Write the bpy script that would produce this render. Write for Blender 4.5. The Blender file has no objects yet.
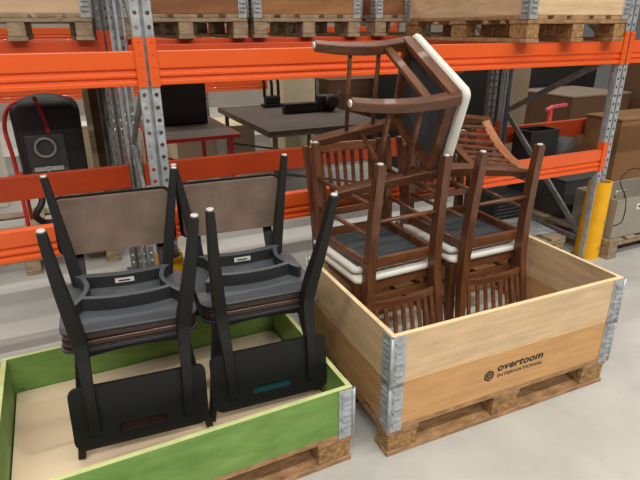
import bpy, math, random
from mathutils import Vector, Matrix
PI = math.pi
SC = bpy.context.scene
COL = SC.collection
random.seed(4)

# ------------------------------------------------------------------ camera
FPX, PITCH, ROLL, CH = 531.485, 0.38, -0.006, 1.603
cam_d = bpy.data.cameras.new('camera'); cam = bpy.data.objects.new('camera', cam_d); COL.objects.link(cam)
cam_d.sensor_width = 36; cam_d.lens = FPX / 640 * 36; cam_d.clip_end = 100
cam.matrix_world = Matrix.Translation((0, 0, CH)) @ Matrix.Rotation(PI/2 - PITCH, 4, 'X') @ Matrix.Rotation(ROLL, 4, 'Z')
SC.camera = cam
# frames measured in the place: rack, right crate, left crate (x, y, heading)
RK = (-.728, 2.367, .436); BX = (.262, 1.656, .416); GX = (-.96, 1.126, .452)
def W(F, i, j, z=0):
    c, s = math.cos(F[2]), math.sin(F[2])
    return Vector((F[0] + i*c - j*s, F[1] + i*s + j*c, z))

# ------------------------------------------------------------------ world and lamps
w = bpy.data.worlds.new('world'); SC.world = w; w.use_nodes = True
bg = w.node_tree.nodes['Background']; bg.inputs[0].default_value = (1.0, .95, .88, 1); bg.inputs[1].default_value = .11
def lamp(i, j, z, sx, sy, power, col=(1, .94, .85), yaw=0):
    l = bpy.data.lights.new('ceiling_lamp', 'AREA'); l.shape = 'RECTANGLE'; l.size = sx; l.size_y = sy; l.energy = power; l.color = col
    o = bpy.data.objects.new('ceiling_lamp', l); COL.objects.link(o); o.location = W(RK, i, j, z); o.rotation_euler = (0, 0, RK[2] + yaw)
    return o
for jj, pw in ((-7.5, 930), (-4.2, 640), (-.9, 70), (2.6, 60), (5.9, 620)):      # parallel tube rows under the hall roof
    lamp(1.0, jj, 7.0, 15, .1, pw)
SC.view_settings.view_transform = 'Standard'; SC.view_settings.look = 'None'
SC.view_settings.exposure = 0.0; SC.view_settings.gamma = 1; SC.view_settings.use_curve_mapping = False

# ------------------------------------------------------------------ helpers
def ray(u, v):
    x = (u-320)/FPX; y = (v-240)/FPX; c, s = math.cos(ROLL), math.sin(ROLL)
    x, y = c*x + s*y, -s*x + c*y; cp, sp = math.cos(PITCH), math.sin(PITCH)
    return Vector((x, cp - y*sp, -sp - y*cp))
def inF(P, F):
    c, s = math.cos(F[2]), math.sin(F[2]); dx, dy = P.x-F[0], P.y-F[1]
    return (dx*c + dy*s, -dx*s + dy*c, P.z)
def at_j(u, v, j, F=RK):       # where the sight line meets the upright plane j of a frame -> (i, z)
    d = ray(u, v); n = Vector((-math.sin(F[2]), math.cos(F[2])))
    t = (j + F[0]*n.x + F[1]*n.y)/(d.x*n.x + d.y*n.y); P = inF(Vector((0, 0, CH)) + t*d, F)
    return P[0], P[2]
def at_z(u, v, z, F=RK):       # where it meets height z -> (i, j)
    d = ray(u, v); P = inF(Vector((0, 0, CH)) + ((z-CH)/d.z)*d, F); return P[0], P[1]

class MB:
    def __init__(s): s.v = []; s.f = []; s.m = []; s.sm = []
    def add(s, vs, fs, m=0, smooth=False):
        b = len(s.v); s.v += [tuple(x) for x in vs]
        for f in fs: s.f.append([b+k for k in f]); s.m.append(m); s.sm.append(smooth)
        return s
    def box(s, x0, x1, y0, y1, z0, z1, m=0, top=None):
        V = [(x, y, z) for z in (z0, z1) for y in (y0, y1) for x in (x0, x1)]
        F = [(0, 2, 3, 1), (4, 5, 7, 6), (0, 1, 5, 4), (2, 6, 7, 3), (0, 4, 6, 2), (1, 3, 7, 5)]
        b = len(s.v); s.v += V
        for k, f in enumerate(F): s.f.append([b+q for q in f]); s.m.append(top if (top is not None and k == 1) else m); s.sm.append(False)
        return s
    def sweep(s, pts, secs, ref=(0, 1, 0), n=4, m=0, smooth=False, sub=1, round_=False):
        P = [Vector(p) for p in pts]; S = list(secs) if isinstance(secs, list) else [secs]*len(P)
        if sub > 1 and len(P) > 2:
            Q = []; T = []
            for k in range(len(P)-1):
                p0 = P[max(k-1, 0)]; p1 = P[k]; p2 = P[k+1]; p3 = P[min(k+2, len(P)-1)]
                for q in range(sub):
                    t = q/sub
                    Q.append(.5*((2*p1) + (p2-p0)*t + (2*p0-5*p1+4*p2-p3)*t*t + (3*p1-p0-3*p2+p3)*t**3))
                    T.append((S[k][0]*(1-t)+S[k+1][0]*t, S[k][1]*(1-t)+S[k+1][1]*t))
            Q.append(P[-1]); T.append(S[-1]); P, S = Q, T
        R = []; ref = Vector(ref)
        for k, p in enumerate(P):
            d = (P[min(k+1, len(P)-1)] - P[max(k-1, 0)]).normalized()
            a = ref - d*ref.dot(d)
            if a.length < 1e-4: a = Vector((1, 0, 0)) - d*d.x
            a.normalize(); b = d.cross(a); r = []
            if round_ or n != 4:
                for q in range(n):
                    t = 2*PI*q/n; r.append(p + a*math.cos(t)*S[k][0]/2 + b*math.sin(t)*S[k][1]/2)
            else:
                for ca, cb in ((-1, -1), (1, -1), (1, 1), (-1, 1)): r.append(p + a*ca*S[k][0]/2 + b*cb*S[k][1]/2)
            R.append(r)
        N = len(R[0]); vs = [x for r in R for x in r]; fs = []
        for k in range(len(R)-1):
            for q in range(N): fs.append((k*N+q, k*N+(q+1) % N, (k+1)*N+(q+1) % N, (k+1)*N+q))
        b = len(s.v); s.v += [tuple(x) for x in vs]
        for f in fs: s.f.append([b+x for x in f]); s.m.append(m); s.sm.append(smooth or N > 4)
        s.f.append([b+x for x in range(N)][::-1]); s.m.append(m); s.sm.append(False)
        s.f.append([b+(len(R)-1)*N+x for x in range(N)]); s.m.append(m); s.sm.append(False)
        return s
    def rod(s, a, b, r, n=10, m=0): return s.sweep([a, b], (2*r, 2*r), ref=(0.3, .5, .8), n=n, m=m)
    def loft(s, rings, m=0, cap=True, smooth=True, closed=True):
        N = len(rings[0]); b = len(s.v)
        for r in rings: s.v += [tuple(x) for x in r]
        for k in range(len(rings)-1):
            for q in range(N if closed else N-1):
                s.f.append([b+k*N+q, b+k*N+(q+1) % N, b+(k+1)*N+(q+1) % N, b+(k+1)*N+q]); s.m.append(m); s.sm.append(smooth)
        if cap:
            s.f.append([b+q for q in range(N)][::-1]); s.m.append(m); s.sm.append(False)
            s.f.append([b+(len(rings)-1)*N+q for q in range(N)]); s.m.append(m); s.sm.append(False)
        return s
    def lathe(s, prof, cx=0, cy=0, n=24, m=0):
        return s.loft([[(cx+r*math.cos(2*PI*q/n), cy+r*math.sin(2*PI*q/n), z) for q in range(n)] for r, z in prof], m=m)
    def holes_plate(s, x0, x1, y, z0, z1, nh, r, m=0, back=True):   # sheet in the x-z plane pierced with a column of holes
        cz = (z1-z0)/nh; xm = (x0+x1)/2
        for k in range(nh):
            a = z0+k*cz; c = a+cz/2
            out = [(x0, a), (xm, a), (x1, a), (x1, c), (x1, a+cz), (xm, a+cz), (x0, a+cz), (x0, c)]
            inn = [(xm+r*math.cos(t), c+r*math.sin(t)) for t in [PI*5/4+q*PI/4 for q in range(8)]]
            vs = [(p[0], y, p[1]) for p in out+inn] + [(p[0], y+.003, p[1]) for p in inn]
            fs = [(q, (q+1) % 8, 8+(q+1) % 8, 8+q) for q in range(8)] + [(8+q, 8+(q+1) % 8, 16+(q+1) % 8, 16+q) for q in range(8)]
            s.add(vs, fs, m)
        return s
    def xf(s, M): s.v = [tuple(M @ Vector(x)) for x in s.v]; return s
    def build(s, name, mats, parent=None, bevel=0, seg=2, sub=0):
        me = bpy.data.meshes.new(name); me.from_pydata(s.v, [], s.f)
        for mt in (mats if isinstance(mats, (list, tuple)) else [mats]): me.materials.append(mt)
        for p, mi, sm in zip(me.polygons, s.m, s.sm): p.material_index = mi; p.use_smooth = sm
        me.update(); o = bpy.data.objects.new(name, me); COL.objects.link(o)
        if parent: o.parent = parent
        if bevel:
            b = o.modifiers.new('bevel', 'BEVEL'); b.width = bevel; b.segments = seg; b.limit_method = 'ANGLE'; b.angle_limit = .7
        return o
def rrect(hx, hy, r, n=5, cx=0, cy=0):
    out = []
    for (sx, sy, a0) in ((1, 1, 0), (-1, 1, PI/2), (-1, -1, PI), (1, -1, 3*PI/2)):
        for k in range(n+1):
            a = a0 + k*PI/2/n; out.append((cx+sx*(hx-r)+r*math.cos(a), cy+sy*(hy-r)+r*math.sin(a)))
    return out
def tag(o, label, cat, group=None, kind=None):
    o['label'] = label; o['category'] = cat
    if group: o['group'] = group
    if kind: o['kind'] = kind
    return o
def empty(name, loc, rz=0, label=None, cat=None, group=None):
    o = bpy.data.objects.new(name, None); COL.objects.link(o); o.location = loc; o.rotation_euler = (0, 0, rz); o.empty_display_size = .1
    if label: tag(o, label, cat, group)
    return o
def thing(name, F, i, j, z, label, cat, group=None, rz=0): return empty(name, W(F, i, j, z), F[2]+rz, label, cat, group)
def copy_tree(o, label=None, group=None, parent=None):
    c = o.copy(); COL.objects.link(c)
    if parent: c.parent = parent
    if label: c['label'] = label
    if group: c['group'] = group
    for ch in [x for x in bpy.data.objects if x.parent == o]: copy_tree(ch, parent=c)
    return c

# ------------------------------------------------------------------ materials
def lin(c): return tuple((x/255/12.92 if x/255 <= .04045 else ((x/255+.055)/1.055)**2.4) for x in c) + (1,)
def mat(name, col, rough=.5, metal=0, var=.0, scale=8, bump=0, col2=None, spec=.5, stretch=(1, 1, 1), knots=0, coat=0):
    m = bpy.data.materials.new(name); m.use_nodes = True; nt = m.node_tree; b = nt.nodes['Principled BSDF']
    b.inputs['Roughness'].default_value = rough; b.inputs['Metallic'].default_value = metal; b.inputs['Base Color'].default_value = lin(col)
    b.inputs['Specular IOR Level'].default_value = spec
    if coat: b.inputs['Coat Weight'].default_value = coat
    if var or col2 or bump:
        tc = nt.nodes.new('ShaderNodeTexCoord'); mp = nt.nodes.new('ShaderNodeMapping'); mp.inputs['Scale'].default_value = stretch
        nt.links.new(tc.outputs['Object'], mp.inputs[0])
        no = nt.nodes.new('ShaderNodeTexNoise'); no.inputs['Scale'].default_value = scale; no.inputs['Detail'].default_value = 6; no.inputs['Roughness'].default_value = .6
        nt.links.new(mp.outputs[0], no.inputs['Vector'])
        r = nt.nodes.new('ShaderNodeValToRGB'); r.color_ramp.elements[0].position = .32; r.color_ramp.elements[1].position = .68
        c2 = col2 or tuple(x*(1-var) for x in col)
        r.color_ramp.elements[0].color = lin(c2); r.color_ramp.elements[1].color = lin(col)
        nt.links.new(no.outputs['Fac'], r.inputs[0]); outc = r.outputs[0]
        if knots:
            m2 = nt.nodes.new('ShaderNodeMapping'); m2.inputs['Scale'].default_value = tuple((.8 if x < 2 else 1.5) for x in stretch)
            nt.links.new(tc.outputs['Object'], m2.inputs[0])
            vo = nt.nodes.new('ShaderNodeTexVoronoi'); vo.inputs['Scale'].default_value = 6; nt.links.new(m2.outputs[0], vo.inputs['Vector'])
            r2 = nt.nodes.new('ShaderNodeValToRGB'); r2.color_ramp.elements[0].position = .05; r2.color_ramp.elements[1].position = .10
            r2.color_ramp.elements[0].color = (knots,)*3+(1,); r2.color_ramp.elements[1].color = (0, 0, 0, 1); nt.links.new(vo.outputs['Distance'], r2.inputs[0])
            mx = nt.nodes.new('ShaderNodeMix'); mx.data_type = 'RGBA'; nt.links.new(r2.outputs[0], mx.inputs['Factor']); nt.links.new(outc, mx.inputs[6])
            mx.inputs[7].default_value = lin(tuple(x*.55 for x in c2)); outc = mx.outputs[2]
        nt.links.new(outc, b.inputs['Base Color'])
        if bump:
            bp = nt.nodes.new('ShaderNodeBump'); bp.inputs['Strength'].default_value = bump; bp.inputs['Distance'].default_value = .01
            nt.links.new(no.outputs['Fac'], bp.inputs['Height']); nt.links.new(bp.outputs[0], b.inputs['Normal'])
    return m
GX_ = (1, 9, 9); GY_ = (9, 1, 9); GZ_ = (9, 9, 1)
M = {}
M['pine'] = mat('pale_pine', (218, 187, 148), .6, var=.14, scale=3.5, stretch=(1.2, 10, 10), knots=.8, bump=.05)
M['piney'] = mat('pale_pine_short_side', (218, 187, 148), .6, var=.14, scale=3.5, stretch=(10, 1.2, 10), knots=.8, bump=.05)
M['pine2'] = mat('amber_pine', (206, 158, 104), .6, var=.12, scale=3.5, stretch=(1.2, 10, 10), knots=.8, bump=.05)
M['pine2y'] = mat('amber_pine_short_side', (198, 150, 100), .6, var=.16, scale=3.5, stretch=(10, 1.2, 10), knots=.8, bump=.05)
M['edge'] = mat('cut_wood_edge', (238, 218, 170), .65, var=.08, scale=20)
M['green'] = mat('green_stained_board', (124, 158, 84), .6, col2=(88, 128, 54), scale=3, stretch=(1.5, 1.5, 4), knots=.5, bump=.05)
M['greenedge'] = mat('pale_green_edge', (206, 216, 150), .65, var=.1, scale=12)
M['pallet'] = mat('pallet_wood', (178, 140, 100), .75, col2=(120, 88, 58), scale=7, stretch=(2, 6, 6), bump=.2)
M['palletold'] = mat('weathered_pallet_wood', (166, 148, 122), .8, col2=(116, 98, 76), scale=6, stretch=(2, 6, 6), bump=.2)
M['block'] = mat('pressed_block', (176, 138, 90), .85, col2=(112, 80, 46), scale=45, bump=.3)
M['galv'] = mat('galvanised_steel', (192, 198, 203), .42, metal=.4, var=.22, scale=22)
M['galvd'] = mat('dull_galvanised_steel', (142, 145, 144), .5, metal=.5, var=.25, scale=16)
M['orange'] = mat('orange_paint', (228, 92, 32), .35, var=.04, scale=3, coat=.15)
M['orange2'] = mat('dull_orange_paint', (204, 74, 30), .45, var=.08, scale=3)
M['yellow'] = mat('yellow_plastic', (244, 180, 12), .42, var=.08, scale=9)
M['walnut'] = mat('brown_stained_wood', (108, 67, 43), .36, col2=(72, 41, 24), scale=5, stretch=(7, 7, 1.5), coat=.15)
M['walnutx'] = mat('brown_stained_wood_rail', (116, 73, 46), .36, col2=(78, 45, 27), scale=5, stretch=(1.5, 7, 7), coat=.15)
M['walnutl'] = mat('lighter_stained_wood', (176, 118, 78), .42, col2=(136, 82, 50), scale=5, stretch=(1.5, 7, 7))
M['white'] = mat('white_upholstery', (226, 224, 216), .7, var=.05, scale=10, bump=.05)
M['cloth'] = mat('dark_dust_cloth', (74, 80, 84), .9, col2=(56, 61, 66), scale=9, stretch=(1, 4, 1), bump=.3)
M['blk'] = mat('black_painted_wood', (24, 25, 25), .5, spec=.35, var=.12, scale=12)
M['pan'] = mat('pan_plastic_lit', (84, 90, 97), .34, var=.12, scale=7, coat=.3)  # black plastic greyed, overhead light put into the colour
M['panshade'] = mat('plastic_rib_shaded', (34, 35, 37), .5)  # darker copy of the pan plastic, shade put into the colour
M['leather'] = mat('taupe_leather', (118, 101, 89), .38, col2=(98, 82, 72), scale=9, bump=.03)
M['brownl'] = mat('dark_brown_leather', (62, 40, 32), .3, var=.1, scale=9)
M['teal'] = mat('teal_fabric', (16, 78, 84), .8)
M['glide'] = mat('chair_glide', (214, 214, 208), .3, metal=.3)
M['plate'] = mat('label_plate', (196, 196, 190), .4)
M['ink'] = mat('black_ink', (34, 30, 28), .8)
M['red'] = mat('red_paint', (196, 44, 36), .45)
M['redd'] = mat('dark_red_strap', (130, 30, 30), .7)
M['black'] = mat('matt_black', (28, 28, 30), .55)
M['darkg'] = mat('dark_grey_metal', (66, 66, 66), .5, var=.1, scale=6)
M['ring'] = mat('grey_ring', (150, 152, 152), .45)
M['tbl'] = mat('brown_steel_table', (92, 72, 64), .45, col2=(62, 48, 44), scale=5)
M['tbl2'] = mat('grey_table_top', (92, 80, 72), .6, var=.15, scale=5)
M['cream'] = mat('cream_board', (214, 200, 168), .7, var=.05, scale=4)
M['card'] = mat('cardboard', (138, 98, 62), .8, var=.08, scale=4)
M['boardb'] = mat('brown_board_face', (92, 64, 40), .7, var=.1, scale=3, stretch=(6, 6, 1))
M['greym'] = mat('grey_steel_box', (158, 152, 140), .5, metal=.15, var=.08, scale=4)
M['paper'] = mat('liner_sheet', (226, 206, 176), .8, var=.05, scale=2.5)
M['whitep'] = mat('white_sheet', (226, 224, 216), .8, var=.04, scale=5)
M['brownpan'] = mat('brown_collar_board', (158, 112, 66), .65, col2=(126, 86, 48), scale=3, stretch=(1, 6, 6))
M['taupe'] = mat('weathered_board', (132, 116, 98), .7, var=.1, scale=3, stretch=(6, 6, 1))
# concrete floor
fm = bpy.data.materials.new('concrete'); fm.use_nodes = True; nt = fm.node_tree; b = nt.nodes['Principled BSDF']
tc = nt.nodes.new('ShaderNodeTexCoord'); mx = None
n1 = nt.nodes.new('ShaderNodeTexNoise'); n1.inputs['Scale'].default_value = 1.6; n1.inputs['Detail'].default_value = 9; n1.inputs['Roughness'].default_value = .65
nt.links.new(tc.outputs['Object'], n1.inputs['Vector'])
r1 = nt.nodes.new('ShaderNodeValToRGB'); r1.color_ramp.elements[0].position = .3; r1.color_ramp.elements[1].position = .7
r1.color_ramp.elements[0].color = lin((168, 168, 165)); r1.color_ramp.elements[1].color = lin((196, 196, 192)); nt.links.new(n1.outputs['Fac'], r1.inputs[0])
n2 = nt.nodes.new('ShaderNodeTexVoronoi'); n2.inputs['Scale'].default_value = 9; nt.links.new(tc.outputs['Object'], n2.inputs['Vector'])
r2 = nt.nodes.new('ShaderNodeValToRGB'); r2.color_ramp.elements[0].position = .03; r2.color_ramp.elements[1].position = .07
r2.color_ramp.elements[0].color = (.25, .25, .25, 1); r2.color_ramp.elements[1].color = (0, 0, 0, 1); nt.links.new(n2.outputs['Distance'], r2.inputs[0])
mx = nt.nodes.new('ShaderNodeMix'); mx.data_type = 'RGBA'; nt.links.new(r2.outputs[0], mx.inputs['Factor']); nt.links.new(r1.outputs[0], mx.inputs[6]); mx.inputs[7].default_value = lin((120, 112, 104))
nt.links.new(mx.outputs[2], b.inputs['Base Color']); b.inputs['Roughness'].default_value = .45; b.inputs['Specular IOR Level'].default_value = .35
wallm = mat('painted_wall', (150, 145, 135), .85, var=.08, scale=1.5)

# ------------------------------------------------------------------ setting
def struct(o): o['kind'] = 'structure'; return o
f = MB().box(-9, 11, -9, 9.5, -.08, 0).build('floor', fm); f.location = W(RK, 0, 0, 0); f.rotation_euler.z = RK[2]; struct(f)
wb = MB().box(-9, 11, 9.3, 9.5, 0, 6).build('wall_back', wallm); wb.location = W(RK, 0, 0, 0); wb.rotation_euler.z = RK[2]; struct(wb)

# ------------------------------------------------------------------ pallet racking
ZU, ZL, LR, DR = 1.516, .809, 2.99, 1.045
def post_mb(H=3.6):
    m = MB()
    for a, b in ((-.042, -.008), (.008, .042)): m.holes_plate(a, b, 0, 0, H, int(H/.054), .0095)
    for x in (-.008, .008): m.box(x-.001, x+.001, 0, .022, 0, H)
    m.box(-.008, .008, .02, .022, 0, H)
    for x in (-.042, .042): m.box(x-.001, x+.001, 0, .03, 0, H)
    for x, y in ((-.042, -.03), (.03, .042)): m.box(x, y, .03, .032, 0, H)
    for x in (-.03, .03): m.box(x-.001, x+.001, .032, .055, 0, H)
    return m
def make_frame(i, j, depth, label, mt='galv'):
    t = thing('rack_frame', RK, i, j, 0, label, 'rack frame', 'perforated rack frames')
    post_mb().build('post', M[mt], t)
    r = post_mb().xf(Matrix.Translation((0, depth, 0)) @ Matrix.Rotation(PI, 4, 'Z')).build('post', M[mt], t)
    zs = [(.12, depth-.06, .06, .14), (.14, .06, .93, depth-.06), (.93, depth-.06, 1.62, .06), (1.62, .06, 2.3, depth-.06), (2.3, depth-.06, 3.0, .06)]
    for a in ((.06, .12, depth-.06, .12), (depth-.08, .92, .08, .15), (depth-.08, .96, .08, 1.42), (.08, 1.46, depth-.08, 2.1), (depth-.08, 2.15, .08, 2.8)):
        MB().sweep([(0, a[0], a[1]), (0, a[2], a[3])], (.04, .022), ref=(0, 0, 1)).build('brace', M['galvd'], t, bevel=.003)
    for yy in (.05, depth-.05): MB().box(-.07, .07, yy-.06, yy+.06, 0, .006).build('foot_plate', M['galvd'], t)
    return t
def beam(i0, i1, j, z, label, mt='orange', flip=False, hgt=.14, conn=(1, 1)):
    t = thing('rack_beam', RK, i0, j, z, label, 'rack beam', 'orange rack beams')
    L = i1-i0; h = hgt; s = -1 if flip else 1
    prof = [(0, 0), (0, -h*.50), (.012, -h*.54), (.012, -h*.60), (0, -h*.64), (0, -h*.74), (.012, -h*.78), (.012, -h*.83), (0, -h*.87), (0, -h), (.048, -h), (.048, 0)]
    rings = [[(x, s*p[0], p[1]) for p in prof] for x in (.044, L-.044)]
    MB().loft(rings, smooth=False).build('beam_body', M[mt], t, bevel=.003)
    y = -.008*s
    for k, (cx, on) in enumerate(((.023, conn[0]), (L-.023, conn[1]))):
        if not on: continue
        m = MB(); a, b = cx-.017, cx+.022
        if k: a, b = cx-.022, cx+.017
        m.holes_plate(a, b, y, -h-.005, .055, 4, .007); m.box(a, b, y+.003*s, y+.004*s, -h-.005, .055)
        xx = b if k == 0 else a
        m.box(xx-.002, xx+.002, min(y, y+.05*s), max(y, y+.05*s), -h-.005, .055)
        m.build('beam_connector', M[mt], t)
    return t
make_frame(0, 0, DR, 'perforated steel rack frame standing between the two stacks of black chairs, left')
make_frame(LR, 0, DR, 'perforated rack frame with yellow guarded foot, right of the brown chairs')
beam(-2.99, 0, 0, ZU, 'long orange upper beam at the front of the left bay, cut by the left edge')
beam(0, LR, 0, ZU, 'long orange upper beam at the front, behind the topmost brown chair')
beam(LR, LR+2.99, 0, ZU, 'short piece of orange upper beam right of the right rack frame')
beam(-2.99, 0, 0, ZL, 'grooved orange lower beam at the far left behind the black chairs')
beam(0, LR, 0, ZL, 'grooved orange lower beam passing behind the brown chairs')
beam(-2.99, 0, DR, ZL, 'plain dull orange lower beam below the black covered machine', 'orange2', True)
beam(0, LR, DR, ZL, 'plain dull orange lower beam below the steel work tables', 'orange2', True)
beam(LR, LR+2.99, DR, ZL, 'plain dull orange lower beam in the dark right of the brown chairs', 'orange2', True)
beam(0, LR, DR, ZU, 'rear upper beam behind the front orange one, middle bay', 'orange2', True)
R2 = 1.19
make_frame(-.06, R2, 1.05, 'perforated rack frame of the second rack, left behind the near frame', 'galvd')
make_frame(LR+.02, R2, 1.05, 'dark perforated rack frame of the second rack, behind the right bay', 'galvd')
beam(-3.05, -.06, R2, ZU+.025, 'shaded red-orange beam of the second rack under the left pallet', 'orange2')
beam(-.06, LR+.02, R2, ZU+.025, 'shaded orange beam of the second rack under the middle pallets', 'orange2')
def guard(i, label, j=-.045):
    t = thing('post_protector', RK, i, j, 0, label, 'post protector', 'yellow rack post protectors')
    def sec(z, k=1, off=0):
        hw = .068*k - off; d = .13*k - off; pts = []
        for q in range(13):
            a = PI + q*PI/12; pts.append((hw*math.cos(a), .05*k + (.062*k-off)*math.sin(a), z))
        return pts + [(hw, d, z), (-hw, d, z)]
    H = .58
    m = MB(); R = [(0, 1.0), (.02, 1.02), (H-.03, .93), (H, .9)]
    m.loft([sec(z, k) for z, k in R], cap=False)
    m.loft([sec(z, k, .012) for z, k in R], cap=False)
    a = sec(H, .9); b_ = sec(H, .9, .012); n = len(a)
    m.add(a+b_, [(q, (q+1) % n, n+(q+1) % n, n+q) for q in range(n)])
    m.build('guard_shell', M['yellow'], t)
    for z in (.1, .3): MB().lathe([(.009, 0), (.009, .005)], n=8).xf(Matrix.Translation((0, -.024, z)) @ Matrix.Rotation(PI/2, 4, 'X')).build('bolt', M['galvd'], t)
    return t
guard(LR+.035, 'tall yellow plastic protector around the right rack post')
guard(0, 'yellow plastic post protector glimpsed between the black chair stacks')

# ------------------------------------------------------------------ pallets and collars
def make_pallet(F, i, j, z, label, mt='pallet', L=1.2, Wd=.8, group='wooden pallets', cross=False):
    """L along i, Wd along j; nine blocks, deck boards"""
    t = thing('pallet', F, i, j, z, label, 'pallet', group)
    d = MB(); X = Matrix.Identity(4)
    if cross: X = Matrix.Translation((L, 0, 0)) @ Matrix.Rotation(PI/2, 4, 'Z'); L, Wd = Wd, L
    if True:
        for y, ww in ((0, .145), (.19, .1), (Wd/2-.0725, .145), (Wd-.29, .1), (Wd-.145, .145)): d.box(0, L, y, y+ww, .122, .144)
        for x in (0, L/2-.0725, L-.145): d.box(x, x+.145, 0, Wd, .1, .122)
    d.xf(X).build('deck', M[mt], t, bevel=.003)
    for a in (0, 1, 2):
        for b in (0, 1, 2):
            x = (0, L/2-.0725, L-.145)[a]; y = (0, Wd/2-.05, Wd-.1)[b]
            MB().box(x+.004, x+.141, y+.004, y+.096, .022, .1).xf(X).build('block', M['block' if mt == 'pallet' else mt], t, bevel=.006)
    for y in (0, Wd/2-.05, Wd-.1): MB().box(0, L, y, y+.1, 0, .022).xf(X).build('bottom_board', M[mt], t, bevel=.003)
    return t
def hinge_mb(h, s):
    """galvanised corner hinge with rungs; plate along +x*s and along +y from the corner"""
    m = MB(); drop = .022
    m.box(min(0, s*.058), max(0, s*.058), -.004, 0, -drop, h-.004)
    m.box(min(-s*.004, 0), max(-s*.004, 0), -.004, .06, -drop, h-.004)
    m.sweep([(-s*.003, -.004, -drop), (-s*.003, -.004, h-.004)], (.014, .014), n=8)
    n = int(h/.026)
    for k in range(n):
        z = .012+k*.026
        m.box(min(s*.012, s*.048), max(s*.012, s*.048), -.014, -.003, z, z+(.005 if k % 2 else .012))
        m.box(min(-s*.012, -s*.003), max(-s*.012, -s*.003), .012, .05, z, z+(.011 if k % 2 else .005))
    return m
def make_collar(F, i, j, z, h, label, L=1.2, Wd=.8, mats=('pine', 'piney', 'edge'), group='wooden pallet collars'):
    t = thing('pallet_collar', F, i, j, z, label, 'pallet collar', group); th = .02
    e = M[mats[2]]
    MB().box(0, L, 0, th, 0, h, top=1).build('side_board', [M[mats[0]], e], t, bevel=.002)
    MB().box(0, L, Wd-th, Wd, 0, h, top=1).build('side_board', [M[mats[0]], e], t, bevel=.002)
    MB().box(0, th, th, Wd-th, 0, h, top=1).build('end_board', [M[mats[1]], e], t, bevel=.002)
    MB().box(L-th, L, th, Wd-th, 0, h, top=1).build('end_board', [M[mats[1]], e], t, bevel=.002)
    for x, y, s, fl in ((0, 0, 1, 1), (L, 0, -1, 1), (0, Wd, 1, -1), (L, Wd, -1, -1)):
        m = hinge_mb(h, s)
        m.xf(Matrix.Translation((x, y, 0)) @ (Matrix.Scale(-1, 4, (0, 1, 0)) if fl < 0 else Matrix.Identity(4)))
        m.build('corner_hinge', M['galv'], t)
    return t
# right crate: pallet, two collars
make_pallet(BX, 0, 0, 0, 'wooden pallet carrying the two pale collars with the brown chairs')
c1 = make_collar(BX, 0, 0, .146, .205, 'amber lower pallet collar printed with black lettering, under the pale one', mats=('pine2', 'pine2y', 'edge'))
make_collar(BX, 0, 0, .353, .207, 'pale upper pallet collar around the brown chairs, on the lettered one')
# printed mark on the lower collar
def text_mesh(body, size, F, name, par, i0, z0, i1, shear=0., off=0., j=-.0012):
    cu = bpy.data.curves.new(name, 'FONT'); cu.body = body; cu.size = 1; cu.shear = shear; cu.offset = off; cu.extrude = .0005; cu.space_character = 1.06
    o = bpy.data.objects.new(name, cu); COL.objects.link(o)
    me = bpy.data.meshes.new_from_object(o.evaluated_get(bpy.context.evaluated_depsgraph_get())); bpy.data.objects.remove(o)
    xs = [v.co.x for v in me.vertices]; ys = [v.co.y for v in me.vertices]
    k = (i1-i0)/(max(xs)-min(xs)); x0 = min(xs)
    for v in me.vertices: v.co = Vector((i0+(v.co.x-x0)*k, j - v.co.z, z0+v.co.y*size))
    me.materials.append(M['ink']); r = bpy.data.objects.new(name, me); COL.objects.link(r); r.parent = par; return r
def bz(u, v): a = at_j(u, v, 0, BX); return a[0], a[1]-.146
ta = bz(497.5, 370.5); tb_ = bz(542.5, 357.5); tcn = bz(489, 376); ti = bz(497, 377); tj = bz(542, 362.5)
text_mesh('overtoom', .05, BX, 'printed_lettering', c1, ta[0], (ta[1]+tb_[1])/2, tb_[0], shear=.2, off=.02)
text_mesh('INTERNATIONAL', .023, BX, 'printed_lettering', c1, ti[0], (ti[1]+tj[1])/2-.002, tj[0], shear=.1, off=.0)
m = MB(); R0 = .027
for ro, ri in ((R0, R0*.68), (R0*.48, R0*.22)):
    o6 = [(tcn[0]+ro*math.cos(PI/6+q*PI/3), -.0015, tcn[1]+ro*math.sin(PI/6+q*PI/3)) for q in range(6)]
    i6 = [(tcn[0]+ri*math.cos(PI/6+q*PI/3), -.0015, tcn[1]+ri*math.sin(PI/6+q*PI/3)) for q in range(6)]
    m.add(o6+i6+[(x, .0, z) for x, y, z in o6], [(q, (q+1) % 6, 6+(q+1) % 6, 6+q) for q in range(6)]+[(q, (q+1) % 6, 12+(q+1) % 6, 12+q) for q in range(6)])
m.build('printed_emblem', M['ink'], c1)
# left crate
make_pallet(GX, 0, 0, 0, 'wooden pallet under the green collar with the black chairs')
make_collar(GX, 0, 0, .146, .205, 'green stained pallet collar around the black chairs', mats=('green', 'green', 'greenedge'))
def liner(F, Lx, Ly, label, mt, lift, seed, z0=.148, name='liner_sheet', cat='liner'):
    rnd = random.Random(seed); nx, ny = 36, 26; rows = []
    for b in range(ny+1):
        r = []
        for a in range(nx+1):
            x = .026+(Lx-.052)*a/nx; y = .026+(Ly-.052)*b/ny
            e = min(x-.026, Lx-.026-x, y-.026, Ly-.026-y); z = lift*max(0, 1-e/.06)**2
            z += .0015*math.sin(x*9+seed)*math.cos(y*7) + .002
            r.append((x, y, z))
        rows.append(r)
    m = MB(); m.loft(rows, cap=False, closed=False)
    o = m.build(name, M[mt]); so = o.modifiers.new('solid', 'SOLIDIFY'); so.thickness = .003; so.offset = 0
    o.location = W(F, 0, 0, z0); o.rotation_euler.z = F[2]; tag(o, label, cat); return o
liner(GX, 1.2, .8, 'cream paper sheet lining the green crate under the black chairs', 'paper', .035, 1)
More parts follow.
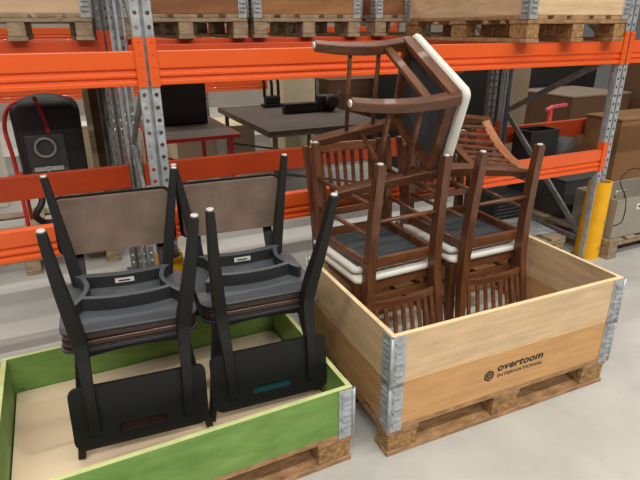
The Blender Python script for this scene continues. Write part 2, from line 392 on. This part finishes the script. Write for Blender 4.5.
liner(BX, 1.2, .8, 'pale sheet lining the bottom of the lettered crate', 'whitep', .01, 2)

# ------------------------------------------------------------------ black chairs
def slotted_board(hw, z0, z1, y, th, bow, slot=None, rad=.035):
    cz = (z0+z1)/2; hz = (z1-z0)/2
    out = rrect(hw, hz, rad, 6)
    m = MB(); n = len(out)
    def P(p, yy): return (p[0], yy + bow*(1-(p[0]/hw)**2), cz+p[1])
    if slot:
        inn = rrect(slot[0], slot[1], slot[1]*.95, 6, 0, slot[2])
        rings = [[(o[0]*(1-t)+q[0]*t, o[1]*(1-t)+q[1]*t) for o, q in zip(out, inn)] for t in (0, .06, .3, .6, .94, 1)]
        fr = [[P(p, y) for p in r] for r in rings]; bk = [[P(p, y+th) for p in r] for r in rings]
        m.loft(fr, cap=False); m.loft(bk[::-1], cap=False)
        m.loft([bk[0], fr[0]], cap=False, smooth=False); m.loft([fr[-1], bk[-1]], cap=False, smooth=False)
    else:
        N = 12; g = []
        for k in range(N+1):
            t = 1-k/N; g.append([(p[0]*t, p[1]*t) for p in out])
        m.loft([[P(p, y) for p in r] for r in g], cap=False); m.loft([[P(p, y+th) for p in r] for r in g[::-1]], cap=False); m.loft([[P(p, y+th) for p in g[0]], [P(p, y) for p in g[0]]], cap=False)
    return m
def cushion(m, hx, hy, z0, z1, r=.05, ed=.014, cy=0, crown=.006, mi=0):
    rings = []
    for t in (0, .25, .5, .75, 1): 
        a = -PI/2 + t*PI; ins = ed*(1-math.cos(a)); z = (z0+z1)/2 + (z1-z0)/2*math.sin(a)
        rings.append([(x, y, z) for x, y in rrect(hx-ins, hy-ins, r, 6, 0, cy)])
    rings.append([(x*.6, cy+(y-cy)*.6, z1+crown) for x, y in rrect(hx-ed, hy-ed, r, 6, 0, cy)])
    m.loft(rings, m=mi); return m
def shade_sides(o):      # overhead light is greyed into the flat faces, shade blackened into the sides
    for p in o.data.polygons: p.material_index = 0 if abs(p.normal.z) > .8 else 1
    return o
def make_black_chair(label, pad='leather', seat='brownl'):
    t = empty('plywood_chair', (0, 0, 0), 0, label, 'chair', 'black chairs stacked in the green crate')
    m = MB(); cushion(m, .225, .205, .449, .478, cy=.0, r=.055, ed=.010); m.build('seat_cushion', M[seat], t)
    m = MB(); rr = rrect(.221, .201, .055, 8)
    m.sweep([(x, y, .449) for x, y in rr+rr[:2]], (.010, .008), ref=(0, 0, 1), n=6); m.build('seat_piping', M['blk'], t)
    # moulded pan: plate with bowed ribs on its underside
    m = MB(); m.loft([[(x, y, z) for x, y in rrect(.228-q, .21-q, .05, 6)] for z, q in ((.447, .0), (.440, .0), (.437, .004))], smooth=False)
    shade_sides(m.build('seat_pan', [M['pan'], M['panshade']], t))
    pm = MB()
    arcs = [[(-.16, -.045, 0), (-.08, -.066, 0), (0, -.072, 0), (.08, -.066, 0), (.16, -.045, 0)], [(-.16, .145, 0), (0, .125, 0), (.16, .145, 0)]]
    shade_sides(MB().sweep([(x, y, .414) for x, y, z in arcs[0]], (.022, .052), ref=(0, 1, 0), sub=5).build('cross_rib', [M['pan'], M['panshade']], t, bevel=.002))
    rib = shade_sides(pm.sweep([(x, y, .414) for x, y, z in arcs[1]], (.034, .052), ref=(0, 1, 0), sub=5).build('cross_rib', [M['pan'], M['panshade']], t, bevel=.002))
    for s in (-1, 1):
        shade_sides(MB().sweep([(s*.185, .17, .414), (s*.152, .13, .414), (s*.134, .05, .414), (s*.15, -.03, .414), (s*.185, -.10, .416)], (.018, .05), ref=(1, 0, 0), sub=5).build('side_rib', [M['pan'], M['panshade']], t, bevel=.002))
    # dark faces of the tray
    l = MB().box(-.035, .035, .1055, .109, .402, .420).build('label_plate', M['plate'], rib); l['label'] = 'small pale maker plate'
    MB().box(-.02, .022, .104, .1054, .409, .414).build('label_print', M['ink'], rib)
    for s in (-1, 1):
        lg = MB().sweep([(s*.231, .205, .006), (s*.213, .195, .12), (s*.168, .168, .425)], [(.026, .026), (.03, .03), (.044, .038)], ref=(1, 0, 0)).build('leg', M['blk'], t, bevel=.004)
        MB().lathe([(.010, 0), (.012, .002), (.012, .007)], s*.231, .205, 12).build('glide', M['glide'], lg)
        lg = MB().sweep([(s*.202, -.411, .006), (s*.190, -.335, .2), (s*.172, -.245, .41), (s*.165, -.235, .50), (s*.160, -.284, .62), (s*.155, -.301, .785)],
                        [(.024, .028), (.036, .036), (.046, .048), (.042, .046), (.036, .02), (.03, .012)], ref=(1, 0, 0), sub=4).build('leg', M['blk'], t, bevel=.004)
        MB().lathe([(.010, 0), (.012, .002), (.012, .007)], s*.202, -.411, 12).build('glide', M['glide'], lg)
    bm = slotted_board(.228, .612, .850, -.275, .012, -.022, (.082, .017, .05))
    sh = Matrix.Identity(4); sh[1][2] = -.09; off = Matrix.Translation((0, .09*.73, 0))
    bm.xf(off @ sh).build('backrest', M['blk'], t, bevel=.002)
    pd = slotted_board(*((.214, .621, .842) if pad == 'leather' else (.19, .64, .825)), -.262, .022, -.02, None, .025).xf(off @ sh)
    pd.build('back_pad', M[pad], t)
    return t
ZF, ZC, Z0 = 1.104, .626, .153
def stack_mat(F, st): return Matrix.Translation(W(F, st[0], st[1])) @ Matrix.Rotation(F[2]+st[2], 4, 'Z')
def put_up(o, F, st, z0=Z0): o.matrix_world = stack_mat(F, st) @ Matrix.Translation((0, 0, z0)) @ Matrix.Rotation(PI, 4, 'Z')
def put_down(o, F, st, zf=ZF, zc=ZC, tilt=0, yaw=0):
    o.matrix_world = stack_mat(F, st) @ Matrix.Translation((0, 0, zc)) @ Matrix.Rotation(tilt, 4, 'Y') @ Matrix.Rotation(yaw, 4, 'Z') @ Matrix.Translation((0, 0, zf-zc)) @ Matrix.Rotation(PI, 4, 'Y')
SB = [(.494, .48, -.083), (.969, .464, -.079)]
b0 = make_black_chair('upright black chair with taupe backrest pad, under the left overturned one')
put_up(b0, GX, SB[0])
b1 = make_black_chair('overturned black chair on the left, legs up, brown glimpsed through its backrest slot', 'brownl'); put_down(b1, GX, SB[0], tilt=.03, yaw=.022)
b2 = copy_tree(b0, 'upright black chair with taupe backrest pad, beside the brown chairs'); put_up(b2, GX, SB[1])
b3 = make_black_chair('overturned black chair nearer the brown chairs, teal seen through its backrest slot', 'teal'); put_down(b3, GX, SB[1])

# ------------------------------------------------------------------ brown chairs
def make_brown_chair(label, H=.445, top=.933, ry=(-.288, -.25, -.312), fy=0):
    """origin on the floor; front +y. H height of the seat top"""
    t = empty('slatted_dining_chair', (0, 0, 0), 0, label, 'chair', 'brown slatted chairs stacked in the lettered crate')
    hz = H
    m = MB(); cushion(m, .228, .212+fy/2, hz-.038, hz-.004, cy=.012+fy/2, r=.03, ed=.013, crown=.004)
    pad = m.build('seat_pad', M['white'], t); pad['label'] = 'white upholstered seat pad'
    m = MB().box(-.2, .2, -.185, .208+fy, hz-.044, hz-.034); cl = m.build('dust_cloth', M['cloth'], pad, bevel=.002)
    a0, a1 = hz-.082, hz-.036
    f = MB()
    f.box(-.2, .2, .19+fy, .212+fy, a0, a1); f.box(-.178, .178, ry[1]+.012, ry[1]+.034, a0, a1)
    for s in (-1, 1):
        f.add([(s*.205, .21+fy, a0), (s*.183, .21+fy, a0), (s*.165, ry[1]+.02, a0), (s*.187, ry[1]+.02, a0), (s*.205, .21+fy, a1), (s*.183, .21+fy, a1), (s*.165, ry[1]+.02, a1), (s*.187, ry[1]+.02, a1)],
              [(0, 1, 2, 3), (7, 6, 5, 4), (0, 4, 5, 1), (1, 5, 6, 2), (2, 6, 7, 3), (3, 7, 4, 0)])
    f.build('seat_frame', M['walnutx'], t, bevel=.002)
    k = H/.445
    def fl(s, z): z_ = z/k; return Vector((s*(.2+.004*z_/.44), .222+fy-.03*z_/.44-(.012-fy*.5)*math.sin(PI*min(1, z_/.44)), z))
    def rl(s, z):
        z_ = z/k
        if z_ < .45: tt = z_/.45; return Vector((s*(.167+.012*tt), ry[0]+(ry[1]-ry[0])*math.sin(tt*PI/2), z))
        tt = (z-.45*k)/(top-.45*k); return Vector((s*(.179+.031*tt), ry[1]+(ry[2]-ry[1])*tt**1.4, z))
    for s in (-1, 1):
        zs = [.006, .12*k, .25*k, .36*k, hz-.04]
        lg = MB().sweep([fl(s, z) for z in zs], [(.034, .034), (.037, .037), (.039, .04), (.04, .043), (.04, .044)], ref=(1, 0, 0), sub=3).build('leg', M['walnut'], t, bevel=.004)
        p = fl(s, 0); MB().lathe([(.011, 0), (.0135, .002), (.0135, .008)], p.x, p.y, 12).build('glide', M['glide'], lg)
        zs = [.006, .12*k, .25*k, .38*k, .46*k, .56*k, .7*k, .82*top/.933, top]
        lg = MB().sweep([rl(s, z) for z in zs], [(.037, .036), (.039, .04), (.04, .044), (.04, .048), (.04, .048), (.037, .044), (.033, .036), (.03, .03), (.028, .026)], ref=(1, 0, 0), sub=3).build('rear_leg', M['walnut'], t, bevel=.004)
        p = rl(s, 0); MB().lathe([(.011, 0), (.0135, .002), (.0135, .008)], p.x, p.y, 12).build('glide', M['glide'], lg)
        for za in (.15*k, .27*k):
            MB().sweep([fl(s, za), (fl(s, za)+rl(s, za+.01))/2, rl(s, za+.01)], [(.016, .016), (.022, .022), (.016, .016)], ref=(1, 0, 0), n=10).build('side_stretcher', M['walnutx'], t)
    MB().sweep([fl(-1, .30*k), fl(1, .30*k)], (.034, .018), ref=(0, 0, 1)).build('front_stretcher', M['walnutx'], t, bevel=.003)
    MB().sweep([rl(-1, .22*k), (rl(-1, .22*k)+rl(1, .22*k))/2, rl(1, .22*k)], [(.016, .016), (.022, .022), (.016, .016)], ref=(0, 0, 1), n=10).build('rear_stretcher', M['walnutx'], t)
    # curved rails and slats
    zt = top-.032; zl = top-.30
    def arc(z, dep):
        a = rl(-1, z); b = rl(1, z); return [a+(b-a)*q/8 + Vector((0, -dep*(1-(q/4-1)**2), 0)) for q in range(9)]
    MB().sweep(arc(zt, .045), (.046, .02), ref=(0, 0, 1)).build('top_rail', M['walnutl'], t, bevel=.004)
    MB().sweep(arc(zl, .03), (.034, .018), ref=(0, 0, 1)).build('lower_rail', M['walnutx'], t, bevel=.003)
    def onarc(z, dep, x):
        a = rl(-1, z); b = rl(1, z); q = (x+1)/2; return a+(b-a)*q + Vector((0, -dep*(1-x*x), 0))
    for q in range(8):
        x = -.8+1.6*q/7
        MB().sweep([onarc(zt-.015, .045, x), onarc(zl+.01, .03, x)], (.019, .010), ref=(1, 0, 0)).build('slat', M['walnutx'], t, bevel=.0015)
    return t
SW = [(.300, .684, .055), (.830, .690, .023)]
ZCB = .578
w0 = make_brown_chair('upright brown slatted chair, its backrest behind the left leg cluster, nearest the black chairs', H=ZCB-Z0, top=.915); put_up(w0, BX, SW[0])
w2 = copy_tree(w0, 'upright brown slatted chair at the bottom of the right hand brown stack'); put_up(w2, BX, SW[1])
w1 = make_brown_chair('overturned brown chair with white seat in the left brown stack, legs up', H=1.103-ZCB, top=.95); put_down(w1, BX, SW[0], 1.103, ZCB)
w3 = copy_tree(w1, 'overturned brown chair with white seat in the right brown stack, legs up'); put_down(w3, BX, SW[1], 1.103, ZCB)
w4 = make_brown_chair('brown chair tipped on its side on top of all the others, legs pointing left', H=.462, top=.938, ry=(-.236, -.205, -.298), fy=-.026)
Rm = Matrix(((-.304, .06, .951), (.85, -.433, .299), (.43, .899, .081)))
Rm = Rm.to_quaternion().to_matrix().to_4x4()
KS = 1.105      # this chair stands a little larger than the others' drawings
for ch in [x for x in bpy.data.objects if x.parent and (x.parent == w4 or x.parent.parent == w4)]: ch.data.transform(Matrix.Scale(KS, 4))
w4.matrix_world = Matrix.Translation((.0287, 2.273, 1.244)) @ Rm

# ------------------------------------------------------------------ goods on the upper level
def up_pallet(i, j, z, lp, lc, mats, h=.2, cl='pallet'):
    make_pallet(RK, i, j, z, lp, cl, L=.8, Wd=1.2, group='pallets on the upper rack level', cross=True)
    make_collar(RK, i, j, z+.146, h, lc, L=.8, Wd=1.2, mats=mats, group='collars on the upper rack level')
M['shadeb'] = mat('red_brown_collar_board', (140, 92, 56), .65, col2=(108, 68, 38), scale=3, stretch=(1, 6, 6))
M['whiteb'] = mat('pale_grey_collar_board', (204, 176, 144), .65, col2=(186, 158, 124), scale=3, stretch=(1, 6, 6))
zu = ZU+.026
up_pallet(2.03, -.085, ZU+.001, 'pallet on the near upper beam, right, under the bright pine collar', 'bright pine collar high on the near rack at the top right', ('pine', 'piney', 'edge'))
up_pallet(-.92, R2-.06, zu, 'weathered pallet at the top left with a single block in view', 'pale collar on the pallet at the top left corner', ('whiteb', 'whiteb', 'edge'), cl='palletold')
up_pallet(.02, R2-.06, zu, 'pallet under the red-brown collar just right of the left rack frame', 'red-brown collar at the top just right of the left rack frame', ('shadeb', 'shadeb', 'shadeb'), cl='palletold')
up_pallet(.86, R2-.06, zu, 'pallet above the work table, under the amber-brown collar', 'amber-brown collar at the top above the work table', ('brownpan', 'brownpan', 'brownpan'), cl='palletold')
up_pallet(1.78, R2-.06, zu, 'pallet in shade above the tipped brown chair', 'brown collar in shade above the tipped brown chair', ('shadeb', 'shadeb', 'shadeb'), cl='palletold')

# ------------------------------------------------------------------ floor level behind the left bay
make_pallet(RK, -1.3, 1.46, 0, 'pallet on the floor under the black covered machine', 'palletold', L=1.15, Wd=1.2, group='floor pallets behind the racks', cross=True)
t = thing('covered_machine', RK, -.74, 1.95, .146, 'black fabric covered machine on a red tube frame with round port', 'machine')
m = MB()
def bagsec(z, k, dy=0): return [(x, y+dy, z) for x, y in rrect(.225*k, .2*k, .05*k, 5, .255, .2)]
m.loft([bagsec(.36, .96), bagsec(.40, 1), bagsec(.80, 1.02), bagsec(.90, 1.03), bagsec(.95, .92), bagsec(.985, .55), bagsec(1.01, .18)])
m.build('fabric_cover', M['black'], t)
fp = MB().box(.09, .35, -.018, -.002, .43, .74).build('front_plate', M['darkg'], t, bevel=.004)
m = MB(); q_ = 28; m.loft([[(.215+r*math.cos(2*PI*k/q_), y, .65+r*math.sin(2*PI*k/q_)) for k in range(q_)] for r, y in ((.075, -.018), (.075, -.045), (.06, -.045), (.06, -.018))], cap=False)
m.build('port_ring', M['ring'], fp)
MB().box(.115, .315, -.034, -.018, .475, .508).build('control_strip', M['ring'], fp, bevel=.003)
m = MB(); m.loft([[(.21+r*math.cos(2*PI*k/16), y, .492+r*math.sin(2*PI*k/16)) for k in range(16)] for r, y in ((.02, -.034), (.02, -.042), (.012, -.042), (.012, -.034))], cap=False); m.build('knob_ring', M['galv'], fp)
MB().sweep([(.20, .05, 1.005), (.215, -.01, .955), (.24, -.022, .86), (.255, -.022, .75)], (.028, .005), ref=(1, 0, 0), sub=4).build('strap', M['redd'], t)
MB().sweep([(-.005, -.01, 0), (-.005, -.01, .55), (-.02, .0, .80), (.02, .05, .93), (.1, .12, .97)], (.03, .03), ref=(0, 1, 0), n=10, sub=4).build('frame_tube', M['red'], t)
MB().sweep([(.46, .38, 0), (.46, .38, .4)], (.03, .03), ref=(0, 1, 0), n=10).build('frame_tube', M['red'], t)
MB().sweep([(-.005, .38, 0), (-.005, .38, .4)], (.03, .03), ref=(0, 1, 0), n=10).build('frame_tube', M['red'], t)
MB().box(-.01, .47, .0, .39, .33, .36).build('platform', M['darkg'], t)
m = MB(); m.sweep([(.1, .1, .36), (.12, .02, .24), (.06, .0, .14), (.1, .08, .05), (.2, .1, .03)], (.05, .05), ref=(0, 1, 0), n=10, sub=5); m.build('hose', M['black'], t)
o = MB().box(0, .16, 0, .05, 0, 1.75).build('standing_board', M['boardb']); o.location = W(RK, -.16, 2.4, 0); o.rotation_euler.z = RK[2]; tag(o, 'tall brown board standing right of the black covered machine', 'board')
MB().box(-.045, 0, -.005, .055, 0, 1.75).build('edge_batten', M['cream'], o)
def crate(name, i, j, z, sx, sy, h, mt, label, cat, rz=0, lid=None, bev=.006, group=None):
    t = thing(name, RK, i, j, z, label, cat, group, rz)
    m = MB(); th = .015
    m.box(0, sx, 0, th, 0, h); m.box(0, sx, sy-th, sy, 0, h); m.box(0, th, th, sy-th, 0, h); m.box(sx-th, sx, th, sy-th, 0, h); m.box(th, sx-th, th, sy-th, 0, th)
    m.build('box_body', M[mt], t, bevel=bev)
    if lid: MB().box(-.006, sx+.006, -.006, sy+.006, h+.0005, h+.02).build('lid', M[lid], t, bevel=.004)
    return t
crate('wooden_crate', -.1, 4.3, 0, .62, .5, .46, 'cream', 'pale crate far behind the left rack frame beside the yellow protector', 'crate', lid='cream')
crate('carton', -1.7, 3.3, 0, .7, .5, .55, 'whitep', 'white carton left of the black covered machine', 'carton', lid='whitep')
crate('carton', -.35, 3.3, 0, .3, .3, .7, 'cream', 'narrow cream carton right of the black covered machine', 'carton', lid='whitep')
guard_far = guard(-.02, 'slim yellow protector far behind the left rack frame', 4.0)

# far rack across the next aisle
R3 = 4.75
for i, lb in ((-1.6, 'far grey rack frame left behind the black covered machine'), (1.35, 'far grey rack frame behind the work tables'), (4.3, 'far grey rack frame in the dark at the right')):
    make_frame(i, R3, 1.05, lb, 'galvd')
beam(-1.6, 1.35, R3, .96, 'far low orange beam behind the black covered machine')
beam(1.35, 4.3, R3, .96, 'far low orange beam behind the dark cabinet')
beam(-1.6, 1.35, R3, 1.62, 'far high orange beam seen between the pallet blocks, left')
beam(1.35, 4.3, R3, 1.62, 'far high orange beam seen between the pallet blocks, middle')
names = ['first far pallet from the left on the low orange beam', 'second far pallet on the low orange beam, behind the machine', 'far pallet on the low orange beam above the red edged table', 'far pallet on the low orange beam above the black vise']
for k, i in enumerate((-1.45, -.45, 1.5, 2.45)): make_pallet(RK, i, R3-.05, .962, names[k], 'palletold', L=.82, Wd=1.1, group='pallets on the far rack', cross=True)
for k, (i, mt, lb) in enumerate(((-1.45, 'brownpan', 'brown crate on the first far pallet from the left'), (-.45, 'shadeb', 'red-brown crate on the far pallet behind the machine'), (1.5, 'cream', 'cream crate on the far pallet above the red edged table'), (2.45, 'brownpan', 'brown crate on the far pallet above the black vise'))):
    crate('wooden_crate', i+.01, R3-.04, 1.108, .8, 1.05, .33, mt, lb, 'crate', lid=mt, group='crates on the far rack')

# ------------------------------------------------------------------ work tables
def table(name, i, j, sx, sy, h, th, top, edge, leg, label, inset=.06, lw=.04):
    t = thing(name, RK, i, j, 0, label, 'table')
    MB().box(.012, sx-.012, .012, sy-.012, h-th, h).build('tabletop', M[top], t)
    m = MB(); m.box(0, sx, 0, .012, h-th-.004, h+.002); m.box(0, sx, sy-.012, sy, h-th-.004, h+.002); m.box(0, .012, .012, sy-.012, h-th-.004, h+.002); m.box(sx-.012, sx, .012, sy-.012, h-th-.004, h+.002)
    m.build('edge_band', M[edge], t, bevel=.002)
    for x in (inset, sx-inset-lw):
        for y in (inset, sy-inset-lw): MB().box(x, x+lw, y, y+lw, 0, h-th).build('leg', M[leg], t, bevel=.004)
    for y in (inset+.01, sy-inset-lw+.01): MB().sweep([(inset+.02, y, .35), (sx-inset-.02, y, .12)], (.02, .02), ref=(0, 0, 1)).build('brace', M[leg], t)
    return t
table('work_table', 1.25, 2.0, 1.2, 1.75, .75, .05, 'tbl2', 'tbl', 'tbl', 'large dark steel work table carrying a vise and a black clamp')
table('work_table', .3, 2.3, .78, 1.3, .70, .03, 'tbl2', 'red', 'red', 'smaller grey topped table with a red edge under the black cabinet')
t = thing('cabinet', RK, .5, 3.0, .703, 'tall black cabinet standing on the red edged table', 'cabinet')
MB().box(0, .45, 0, .4, 0, .62).build('cabinet_body', M['black'], t, bevel=.01)
MB().box(.02, .43, -.008, -.001, .02, .6).build('door', M['black'], t, bevel=.004)
t = thing('bench_vise', RK, 1.72, 3.45, .755, 'black bench vise with uprights on the far side of the steel table', 'vise')
MB().box(0, .24, 0, .14, 0, .03).build('base', M['black'], t, bevel=.005)
MB().box(.03, .21, .02, .12, .03, .12).build('jaw_block', M['black'], t, bevel=.015)
for x in (.03, .12, .2): MB().sweep([(x, .07, .11), (x, .07, .24), (x-.01, .07, .34)], (.03, .03), ref=(0, 1, 0)).build('upright', M['black'], t, bevel=.004)
t = thing('clamp_tool', RK, 1.85, 2.9, .755, 'long black clamp lying on the right of the steel table', 'clamp')
MB().box(-.1, .3, 0, .08, 0, .07).build('rail', M['black'], t, bevel=.006)
MB().box(-.09, .29, -.004, .084, .07, .10).build('slide', M['black'], t, bevel=.006)
MB().box(.3, .5, -.02, .12, 0, .17).build('head', M['black'], t, bevel=.02)
MB().lathe([(.07, 0), (.075, .01), (.075, .05), (.05, .06)], n=20).xf(Matrix.Translation((.43, -.02, .1)) @ Matrix.Rotation(PI/2, 4, 'X')).build('hand_wheel', M['black'], t)
MB().rod((.5, .04, .08), (.58, .04, .2), .008).build('lever', M['darkg'], t)
t = crate('wooden_crate', .75, 3.8, 0, .95, .7, .5, 'cream', 'low pale crate on the floor behind the red edged table', 'crate', lid='cream')
t = crate('wooden_crate', 2.12, 3.85, 0, .42, .6, 1.05, 'cream', 'bright pale crate standing behind the black clamp', 'crate', lid='cream')
MB().box(.43, .47, -.01, .03, 0, 1.1).build('corner_post', M['galvd'], t)
t = crate('wooden_crate', 2.68, 3.7, 0, .9, .7, .98, 'boardb', 'brown crate behind the tipped brown chair', 'crate', lid='boardb')
t = thing('bottle', RK, 1.13, 3.2, 0, 'white cylinder standing beyond the red edged table', 'bottle')
MB().lathe([(.05, 0), (.055, .01), (.055, .5), (.045, .52)]).build('body', M['whitep'], t); MB().lathe([(.05, .521), (.05, .56)]).build('cap', M['whitep'], t)

# ------------------------------------------------------------------ right bay
make_pallet(RK, 1.74, .12, 0, 'grey floor pallet in the right half of the bay behind the lettered crate', 'palletold', L=1.15, Wd=.85, group='floor pallets behind the racks', cross=True)
make_pallet(RK, 3.09, -.1, 0, 'floor pallet beneath the grey steel box at the right edge', 'palletold', L=1.2, Wd=1.2, cross=True, group='floor pallets behind the racks')
o = MB().box(0, .5, 0, .35, 0, .012).build('steel_sheet', M['galv'], bevel=.002); o.location = W(RK, 2.38, .28, .146); o.rotation_euler.z = RK[2]-.15; tag(o, 'thin steel sheet lying on the floor pallet left of the yellow protector', 'steel sheet')
t = thing('steel_box', RK, 3.12, -.07, .146, 'long grey steel box with wire handle and white tag', 'box')
m = MB(); th = .012; L_, D_, H_ = 1.0, .36, .30
m.box(0, L_, 0, th, 0, H_); m.box(0, L_, D_-th, D_, 0, H_); m.box(0, th, th, D_-th, 0, H_); m.box(L_-th, L_, th, D_-th, 0, H_); m.box(th, L_-th, th, D_-th, 0, .012)
m.build('box_body', M['greym'], t, bevel=.003)
MB().sweep([(.03, .05, H_), (.03, .05, H_+.05), (.13, .05, H_+.05), (.13, .05, H_-.01)], (.01, .01), ref=(0, 1, 0), n=8).build('handle', M['galv'], t)
lb = MB().box(.22, .28, -.002, -.0005, H_-.10, H_-.055).build('tag', M['whitep'], t); MB().box(.235, .265, -.003, -.0021, H_-.085, H_-.07).build('tag_print', M['ink'], lb)
o = MB().sweep([(0, 0, 0), (.03, -.04, .05), (.05, -.02, .2), (.12, .1, .30), (.3, .14, .36), (.5, .12, .30)], (.008, .008), ref=(0, 1, 0), n=8, sub=6).build('cable', M['black']); o.location = W(RK, 3.1, -.085, .26); o.rotation_euler.z = RK[2]; tag(o, 'thin black cable looping over the corner of the grey steel box', 'cable')
crate('storage_bin', 3.16, .42, .146, .42, .30, .30, 'darkg', 'dark grey box behind the diagonal brace, on the right floor pallet', 'box', lid='darkg')
t = crate('louvred_case', 2.62, .60, .146, .3, .3, .18, 'black', 'low black louvred case on the floor pallet behind the brace', 'case', lid='black')
for k in range(5): MB().box(.02, .28, -.008, -.001, .025+k*.03, .04+k*.03).build('louvre', M['darkg'], t)
crate('storage_bin', 3.06, .75, .146, .32, .2, .66, 'black', 'tall black bin with open top behind the orange lower beam', 'bin')
t = thing('drum', RK, 3.52, .85, .146, 'dark grey round drum beside the tall black bin', 'drum')
MB().lathe([(.10, 0), (.11, .01), (.115, .54), (.10, .555)], n=28).build('drum_body', M['darkg'], t)
MB().lathe([(.119, .40), (.121, .405), (.121, .418), (.119, .423)], n=28).build('hoop', M['black'], t)
t = crate('carton', 3.93, .60, .146, .75, .36, .70, 'card', 'big brown cardboard box behind the grey steel box', 'carton', lid='card')
for k in range(4): MB().box(-.002, -.0008, .08, .2, .28+k*.05, .30+k*.05).build('printed_line', M['ink'], t)
o = MB().box(0, .26, 0, .05, 0, 1.3).build('standing_board', M['taupe']); o.location = W(RK, 3.66, 1.68, 0); o.rotation_euler.z = RK[2]; tag(o, 'weathered grey-brown board standing upright left of the diagonal brace', 'board')
t = thing('hand_tool', RK, 3.9, 1.4, 0, 'pink-red T shaped handle rising behind the rear beam', 'tool')
MB().rod((.06, 0, 0), (.06, 0, .84), .022).build('shaft', M['red'], t)
MB().sweep([(0, 0, .84), (.08, 0, .87), (.26, 0, .88)], (.03, .04), ref=(0, 0, 1)).build('grip', mat('pink_red_plastic', (212, 84, 96), .4), t, bevel=.006)
crate('dark_crate', 4.5, 1.62, 0, .9, .8, .9, 'boardb', 'dark brown crate standing behind the rear beam at the right', 'crate', lid='taupe')
crate('storage_bin', 4.6, 2.5, 0, 1.3, .8, 1.15, 'black', 'big black bin in the dark beyond the right rack frame', 'bin', lid='taupe')
crate('dark_crate', 3.2, 2.7, 0, .9, .8, 1.25, 'black', 'black crate in the dark left of the standing weathered board', 'crate', lid='boardb')
crate('dark_crate', 5.5, 1.2, 0, 1.0, .8, 1.3, 'boardb', 'tall brown crate in the dark behind the cardboard box', 'crate', lid='boardb')
